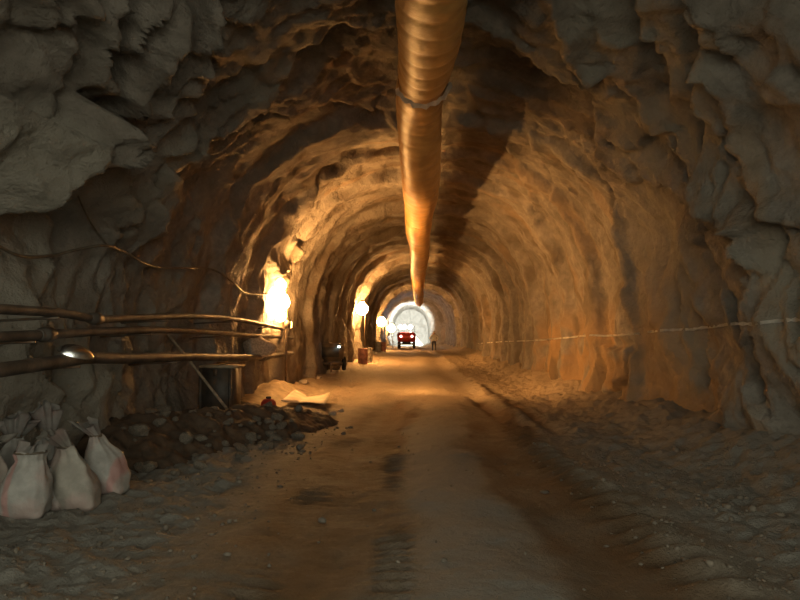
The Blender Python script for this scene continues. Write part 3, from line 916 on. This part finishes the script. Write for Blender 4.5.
# rounded lump of rock between the pipes, glowing in the lamp light
lump = stone_mesh(41, 3)
lump.materials.append(M_STONEP)
lo = obj('rock_lump', lump)
lc = wall_pt(255, 347, .3)
lo.location = lc; lo.scale = (.40, .42, .27); lo.rotation_euler = (.1, .25, .3)
tag(lo, 'rounded pale rock bulging from the wall behind the lowest pipe', 'rock')

# dark compressor between the first two lamps
cx_, cy_ = at(333, 350, 26).x - .15, 26.0
t = thing('compressor', 'dark low compressor with a tiny white light near the left wall', 'compressor', (cx_, cy_, fz(cx_, cy_)), math.radians(8))
obj('canopy', box_mesh('canopy', (0, .3, .78), (1.15, 2.0, .75), .10), M_BOX, t)
obj('chassis', box_mesh('chassis', (0, .25, .34), (1.05, 2.2, .14), .02), M_BOX, t)
for sx in (-1, 1):
    w = obj('wheel', lathe_mesh('wheel', [(.05, -.09), (.24, -.09), (.29, -.05), (.29, .05), (.24, .09), (.05, .09)], 20), M_DARK, t)
    w.location = (sx * .62, .3, .29); w.rotation_euler = (0, math.pi / 2, 0)
obj('drawbar', tube_mesh('drawbar', [(0, -.8, .36), (.05, -1.5, .30), (.05, -1.6, .05)], .04, 10), M_STEEL, t)
obj('grille', box_mesh('grille', (0, -.71, .80), (.75, .03, .42), .01), M_DARK, t)
o = obj('indicator_light', lathe_mesh('indicator_light', [(.001, 0), (.045, 0), (.045, .04), (.03, .06), (.001, .065)], 12), emit('indicator', (.75, 1, .95), 14), t)
o.location = (.38, -.73, 1.02); o.rotation_euler = (math.pi / 2, 0, 0)
obj('exhaust', tube_mesh('exhaust', [(-.3, .9, 1.1), (-.3, .9, 1.45), (-.3, 1.05, 1.55)], .04, 10), M_STEEL, t)
# drums stored by the far lamps
def drum(px, py, d, col, label, h=.88, r=.29):
    v = at(px, py, d); x = v.x
    t = thing('steel_drum', label, 'drum', (x, d, ground_z(x, d) - .01), 0, 'drums by the far lamps')
    obj('shell', lathe_mesh('shell', [(r * .9, .02), (r, 0), (r, .02), (r * .97, .04), (r * .97, h * .31), (r, h * .33), (r * .97, h * .35), (r * .97, h * .64), (r, h * .66), (r * .97, h * .68), (r * .97, h - .03), (r, h), (r * .92, h), (r * .92, h - .025), (.01, h - .025)], 22), col, t)
    b_ = obj('bung', lathe_mesh('bung', [(.035, 0), (.035, .02), (.01, .022)], 10), M_STEEL, t); b_.location = (r * .5, 0, h - .025)
M_DRUM1 = simple('faded_pink_drum', (.34, .16, .13), .5, .2, .25, 5)
M_DRUM2 = simple('grey_drum', (.28, .27, .25), .5, .2, .25, 5)
drum(363, 350, 35.5, M_DRUM1, 'reddish steel drum standing below the second lamp')
drum(368, 350, 37.6, M_DRUM2, 'grey steel drum just right of the reddish one below the second lamp')
drum(378, 347, 54.5, M_DRUM2, 'grey steel drum standing before the third lamp')
drum(383, 347, 57.0, M_DRUM1, 'reddish steel drum between the third lamp and the truck')

# ------------------------------------------------------------------ white sacks
def sack(label, px, d, h, w, dep, lean=(0, 0), seed=0, mat=None, rz=0.0, ruffle=.2, neck=.30, flare=1.15):
    x = at(px, 480, d).x
    t = thing('white_sack', label, 'sack', (x, d, fz(x, d) - .02), rz, 'white sacks by the left wall')
    rs = np.random.RandomState(seed)
    hb = h - ruffle
    NV, NA = 30, 44
    V = []
    ph = rs.uniform(0, 6.28, 6)
    for i in range(NV):
        f = i / (NV - 1); z = hb * f
        full = np.interp(f, [0, .06, .25, .5, .72, .88, 1], [.80, .97, 1.04, 1.0, .78, .48, neck])
        dfull = np.interp(f, [0, .06, .25, .5, .72, .88, 1], [.70, .95, 1.08, .96, .66, .42, neck])
        fold = np.interp(f, [0, .4, .8, 1], [.01, .035, .12, .24])
        for k in range(NA):
            a = 2 * math.pi * k / NA
            ex = 2 / np.interp(f, [0, .5, 1], [3.6, 2.7, 2.0])
            c, s = math.cos(a), math.sin(a)
            r = 1 + fold * (.6 * math.sin(5 * a + ph[0] + 1.5 * f) + .5 * math.sin(9 * a + ph[1] - 2 * f) + .3 * math.sin(3 * a + ph[2]))
            r += .05 * math.sin(2 * a + 5 * f + ph[3])
            X = math.copysign(abs(c) ** ex, c) * w / 2 * full * r + lean[0] * f ** 1.5
            Y = math.copysign(abs(s) ** ex, s) * dep / 2 * dfull * r + lean[1] * f ** 1.5
            V.append((X, Y, z + .015 * math.sin(3 * a + ph[4]) * (f > .02)))
    V = np.array(V)
    V += 0.022 * np.stack([pnoise(V * 7 + seed), pnoise(V * 7 + seed + 30), 0.4 * pnoise(V * 7 + seed + 60)], -1)
    V[:, 2] = np.maximum(V[:, 2], 0)
    q = []
    for i in range(NV - 1):
        for k in range(NA):
            q.append((i * NA + k, i * NA + (k + 1) % NA, (i + 1) * NA + (k + 1) % NA, (i + 1) * NA + k))
    bm = bmesh.new()
    bv = [bm.verts.new(v) for v in V]
    for f in q: bm.faces.new([bv[j] for j in f])
    bm.faces.new(bv[:NA][::-1]); bm.faces.new(bv[-NA:])
    obj('sack_body', bm_mesh('sack_body', bm), mat, t)
    top = Vector((lean[0], lean[1], hb))
    pts = [top + Vector((math.cos(a) * w / 2 * neck * 1.02, math.sin(a) * dep / 2 * neck * 1.02, 0)) for a in np.linspace(0, 2 * math.pi, 20)]
    obj('tie_cord', tube_mesh('tie_cord', pts, .011, 6, False), M_CABLE, t)
    # gathered mouth above the tie
    bm = bmesh.new(); prev = None
    for i in range(9):
        f = i / 8
        ringv = []
        for k in range(60):
            a = 2 * math.pi * k / 60
            r = neck * (1 + flare * f ** .9) * (1 + (.10 + .30 * f) * math.sin(6 * a + ph[0]) + .16 * f * math.sin(13 * a + ph[1]))
            ringv.append(bm.verts.new(top + Vector((math.cos(a) * w / 2 * r + lean[0] * .9 * f, math.sin(a) * dep / 2 * r + lean[1] * .5 * f, ruffle * f * (1 + .28 * math.sin(2 * a + ph[5]) + .14 * math.sin(5 * a + ph[2]) * f)))))
        if prev:
            for k in range(60): bm.faces.new((prev[k], prev[(k + 1) % 60], ringv[(k + 1) % 60], ringv[k]))
        prev = ringv
    bmesh.ops.solidify(bm, geom=bm.faces[:], thickness=0.006)
    obj('gathered_mouth', bm_mesh('gathered_mouth', bm), mat, t)
    return t
SK = [sack_mat('woven_sack_plain'), sack_mat('woven_sack_stripe', -.08), sack_mat('woven_sack_cream', None, (.315, .285, .24)), sack_mat('woven_sack_edge', .11)]
sack('white sack with a pink stripe, at the front left of the pile', 25, 5.62, .66, .43, .32, (.03, .02), 1, SK[1], .05, .09, .60, -.25)
sack('cream sack at the front middle of the pile', 79, 5.98, .72, .42, .32, (-.16, .02), 2, SK[2], -.08, .13, .36, .5)
sack('right-hand sack of the pile, leaning left against its neighbour', 110, 6.38, .70, .38, .34, (-.20, .03), 3, SK[3], -.15, .13, .28)
sack('low sack squeezed between the striped and the cream sack', 53, 5.92, .46, .26, .24, (-.03, .05), 4, SK[0], .1, .07, .4, .2)
sack('tall sack with a flared mouth behind the cream sack', 54, 6.42, .81, .42, .28, (-.05, -.03), 5, SK[0], 0, .24, .30)
sack('sack with a bunched mouth at the back left of the pile', 13, 6.15, .73, .38, .28, (.02, -.02), 6, SK[0], 0, .18, .36)
sack('sack cut off by the left edge behind the striped one', -16, 5.60, .62, .34, .30, (.04, 0), 8, SK[2], 0, .10, .4)

# ------------------------------------------------------------------ painted level line on the right wall
def painted(label, px):
    dense = []
    for (a, b), (c, d) in zip(px, px[1:]):
        n = max(2, int(abs(c - a) / 4))
        for k in range(n): dense.append((a + (c - a) * k / n, b + (d - b) * k / n))
    dense.append(px[-1])
    bm = bmesh.new(); prev = None
    for k, (a, b) in enumerate(dense):
        v = ray(a, b).normalized()
        h = BVH_WALL.ray_cast(Vector((0, 0, CAM_H)), v)
        if not h[0]: continue
        nrm = h[1] if h[1].dot(v) < 0 else -h[1]
        c = h[0] + nrm * .012
        wd = .016 + .010 * math.sin(k * 1.3) ** 2 + .004 * math.sin(k * 3.1)
        vv = [bm.verts.new(c + Vector((0, 0, wd))), bm.verts.new(c - Vector((0, 0, wd)))]
        if prev: bm.faces.new((prev[0], prev[1], vv[1], vv[0]))
        prev = vv
    bmesh.ops.solidify(bm, geom=bm.faces[:], thickness=0.006)
    tag(obj('painted_line', bm_mesh('painted_line', bm), M_CHALK), label, 'painted line')
painted('thin white level line painted along the lamp-lit right wall', [(478, 343.5), (505, 341.5), (535, 340.5), (575, 337), (590, 335), (605, 336), (640, 333.5)])
painted('thin white level line painted on the grey right wall up to the frame edge', [(648, 332), (665, 330), (690, 329.5), (710, 326.5), (735, 323.5), (752, 324), (775, 321), (812, 319.5)])

# ------------------------------------------------------------------ red truck in front of the far heading
ty = 72.0; tx = at(406.5, 340, ty).x; tz = fz(tx, ty)
t = thing('dump_truck', 'red truck with two lit lamps, standing before the white far heading', 'truck', (tx, ty, tz))
obj('body', box_mesh('body', (0, 1.6, 1.40), (2.15, 3.2, 1.05), .10), M_TRUCKRED, t)
obj('rear_panel', box_mesh('rear_panel', (0, -.03, 1.38), (1.9, .06, .70), .02), M_TRUCKRED, t)
obj('cab', box_mesh('cab', (0, 4.2, 1.40), (2.1, 1.7, 1.2), .15), M_TRUCKRED, t)
obj('windscreen', box_mesh('windscreen', (0, 5.07, 1.65), (1.8, .04, .5), .02), M_GLASSG, t)
obj('chassis', box_mesh('chassis', (0, 2.4, .72), (1.0, 5.2, .30), .03), M_DARK, t)
obj('bumper', box_mesh('bumper', (0, -.10, .62), (2.1, .16, .22), .03), M_STEEL, t)
for sx in (-1, 1):
    for yy in (.8, 4.1):
        w = obj('wheel', lathe_mesh('wheel', [(.08, -.16), (.36, -.16), (.48, -.11), (.50, 0), (.48, .11), (.36, .16), (.08, .16)], 24), M_DARK, t)
        w.location = (sx * .88, yy, .50); w.rotation_euler = (0, math.pi / 2, 0)
    lm = obj('tail_lamp', lathe_mesh('tail_lamp', [(.001, 0), (.15, 0), (.15, .06), (.12, .10), (.001, .11)], 18), emit('tail_light', (1, .42, .36), 6), t)
    lm.location = (sx * .64, -.06, 1.50); lm.rotation_euler = (math.pi / 2, 0, 0)
obj('lamp_bar', tube_mesh('lamp_bar', [(-.95, 3.0, 1.7), (-.95, 3.0, 2.65), (.95, 3.0, 2.65), (.95, 3.0, 1.7)], .035, 8), M_STEEL, t)
M_WORK = emit('work_light', (.92, .97, 1), 55)
for sx in (-.75, -.25, .45):
    wl = obj('work_lamp', lathe_mesh('work_lamp', [(.001, -.1), (.16, -.1), (.26, .02), (.26, .06), (.001, .08)], 18), M_WORK, t)
    wl.location = (sx, 2.92, 2.62); wl.rotation_euler = (math.pi / 2 , 0, 0)
    sp = bpy.data.lights.new('work_beam', 'SPOT'); sp.energy = TRUCK_SPOT; sp.color = (.86, .95, 1); sp.spot_size = math.radians(32); sp.spot_blend = .3; sp.shadow_soft_size = .15
    so = bpy.data.objects.new('work_beam', sp); COL.objects.link(so); so.parent = t
    so.location = (sx, 3.3, 3.0); so.rotation_euler = (math.radians(90 + 2), 0, 0)

# ------------------------------------------------------------------ person
py_ = 58.0; px_ = at(434, 340, py_).x; pz_ = fz(px_, py_)
def person():
    t = thing('person', 'person in a pale jacket and dark trousers standing right of the truck', 'person', (px_, py_, pz_ - .01))
    V, E, R = [], [], []
    def add(p, r, par=None):
        V.append(p); R.append(r)
        if par is not None: E.append((par, len(V) - 1))
        return len(V) - 1
    pel = add((0, 0, .98), (.165, .12))
    ch1 = add((0, -.01, 1.15), (.19, .14), pel); ch = add((0, 0, 1.36), (.23, .15), ch1)
    nk = add((0, 0, 1.52), (.065, .065), ch); hd = add((0, -.01, 1.62), (.088, .10), nk); hd2 = add((0, -.01, 1.74), (.082, .095), hd)
    nose = add((0, -.125, 1.65), (.016, .018), hd)
    for s in (-1, 1):
        ear = add((s * .095, 0, 1.66), (.014, .022), hd)
        sh = add((s * .20, 0, 1.44), (.095, .09), ch); el = add((s * .40, .03, 1.20), (.07, .07), sh); wr = add((s * .26, -.10, 1.02), (.038, .034), el)
        pm = add((s * .22, -.13, .96), (.036, .022), wr)
        for q in range(4):
            k1 = add((s * (.20 + .018 * q - .02), -.15 - .006 * q, .915 - .004 * (q % 3)), (.010, .010), pm)
            add((s * (.19 + .018 * q - .02), -.14, .875 + .006 * (q == 3)), (.008, .008), k1)
        th = add((s * .19, -.165, .955), (.011, .011), pm); add((s * .175, -.175, .925), (.009, .009), th)
        hp = add((s * .10, 0, .90), (.10, .10), pel); kn = add((s * .13, -.01, .50), (.066, .068), hp); an = add((s * .15, .02, .10), (.048, .05), kn)
        ft = add((s * .17, -.12, .045), (.045, .035), an)
    me = bpy.data.meshes.new('body'); me.from_pydata(V, E, [])
    o = bpy.data.objects.new('body', me); COL.objects.link(o)
    md = o.modifiers.new('skin', 'SKIN')
    sv = me.skin_vertices[0].data if me.skin_vertices else None
    if sv is None:
        bm = bmesh.new(); bm.from_mesh(me); bm.verts.layers.skin.verify(); bm.to_mesh(me); bm.free(); sv = me.skin_vertices[0].data
    for k, r in enumerate(R): sv[k].radius = r; sv[k].use_root = (k == 0)
    md2 = o.modifiers.new('sub', 'SUBSURF'); md2.levels = 2; md2.render_levels = 2
    dg = bpy.context.evaluated_depsgraph_get()
    ev = bpy.data.meshes.new_from_object(o.evaluated_get(dg))
    bpy.data.objects.remove(o)
    def m_cloth(n, c): return simple(n, c, .8, 0, .2, 8)
    for m in (m_cloth('pale_jacket', (.92, .88, .78)), m_cloth('dark_trousers', (.035, .032, .035)), m_cloth('skin_tone', (.42, .25, .16)), m_cloth('boots', (.02, .018, .016))):
        ev.materials.append(m)
    for p in ev.polygons:
        c = p.center
        hand = abs(c.x) > .15 and c.z < 1.03 and c.y < -.085 and c.z > .8
        p.material_index = 2 if (c.z > 1.53 or hand) else (0 if c.z > .93 else (1 if c.z > .13 else 3))
        p.use_smooth = True
    b = obj('body', ev, None, t)
    obj('helmet', lathe_mesh('helmet', [(.155, 0), (.15, .012), (.118, .02), (.115, .06), (.095, .11), (.05, .145), (.001, .15)], 20), simple('helmet_shell', (.75, .72, .65), .4), t).location = (0, -.01, 1.70)
    return t
person()

# ------------------------------------------------------------------ loose gravel on the floor
def gravel():
    rs = np.random.RandomState(5)
    bm = bmesh.new(); bmesh.ops.create_icosphere(bm, subdivisions=1, radius=1)
    ico = np.array([tuple(v.co) for v in bm.verts]); bm.faces.ensure_lookup_table(); bm.verts.index_update()
    tri = np.array([[v.index for v in f.verts] for f in bm.faces]); bm.free()
    n = 4200
    y = 2.8 + 15 * rs.rand(n) ** 1.5
    side = rs.rand(n)
    x = np.where(side < .40, rs.uniform(-4.3, -1.3, n), np.where(side < .95, rs.uniform(1.7, 4.6, n), rs.uniform(-1.3, 1.7, n)))
    s = np.exp(rs.normal(-4.4, .5, n)); s = np.clip(s, .006, .045)
    z = floor_z(x, y) + s * .15
    ok = (mound_h(x, y) < -.1) & (x > wall_x(y, -1) + .45) & (x < wall_x(y, 1) - .45) & ~((x < -2.7) & (y > 5.2) & (y < 6.7)) & ~((x < -2.3) & (y > 11.4))
    x, y, z, s = x[ok], y[ok], z[ok], s[ok]; n = len(x)
    V = ico[None] * (1 + .35 * rs.uniform(-1, 1, (n, len(ico), 1)))
    V = V * s[:, None, None] * rs.uniform(.6, 1.3, (n, 1, 3)) * np.array([1, 1, .75])
    V = V + np.stack([x, y, z], -1)[:, None, :]
    F_ = tri[None] + (np.arange(n) * len(ico))[:, None, None]
    me = mesh_np('gravel', V.reshape(-1, 3), F_.reshape(-1, 3))
    o = obj('gravel', me, M_STONE, None, False)
    tag(o, 'loose small gravel strewn over the dirt floor', 'gravel', None, 'stuff')
gravel()
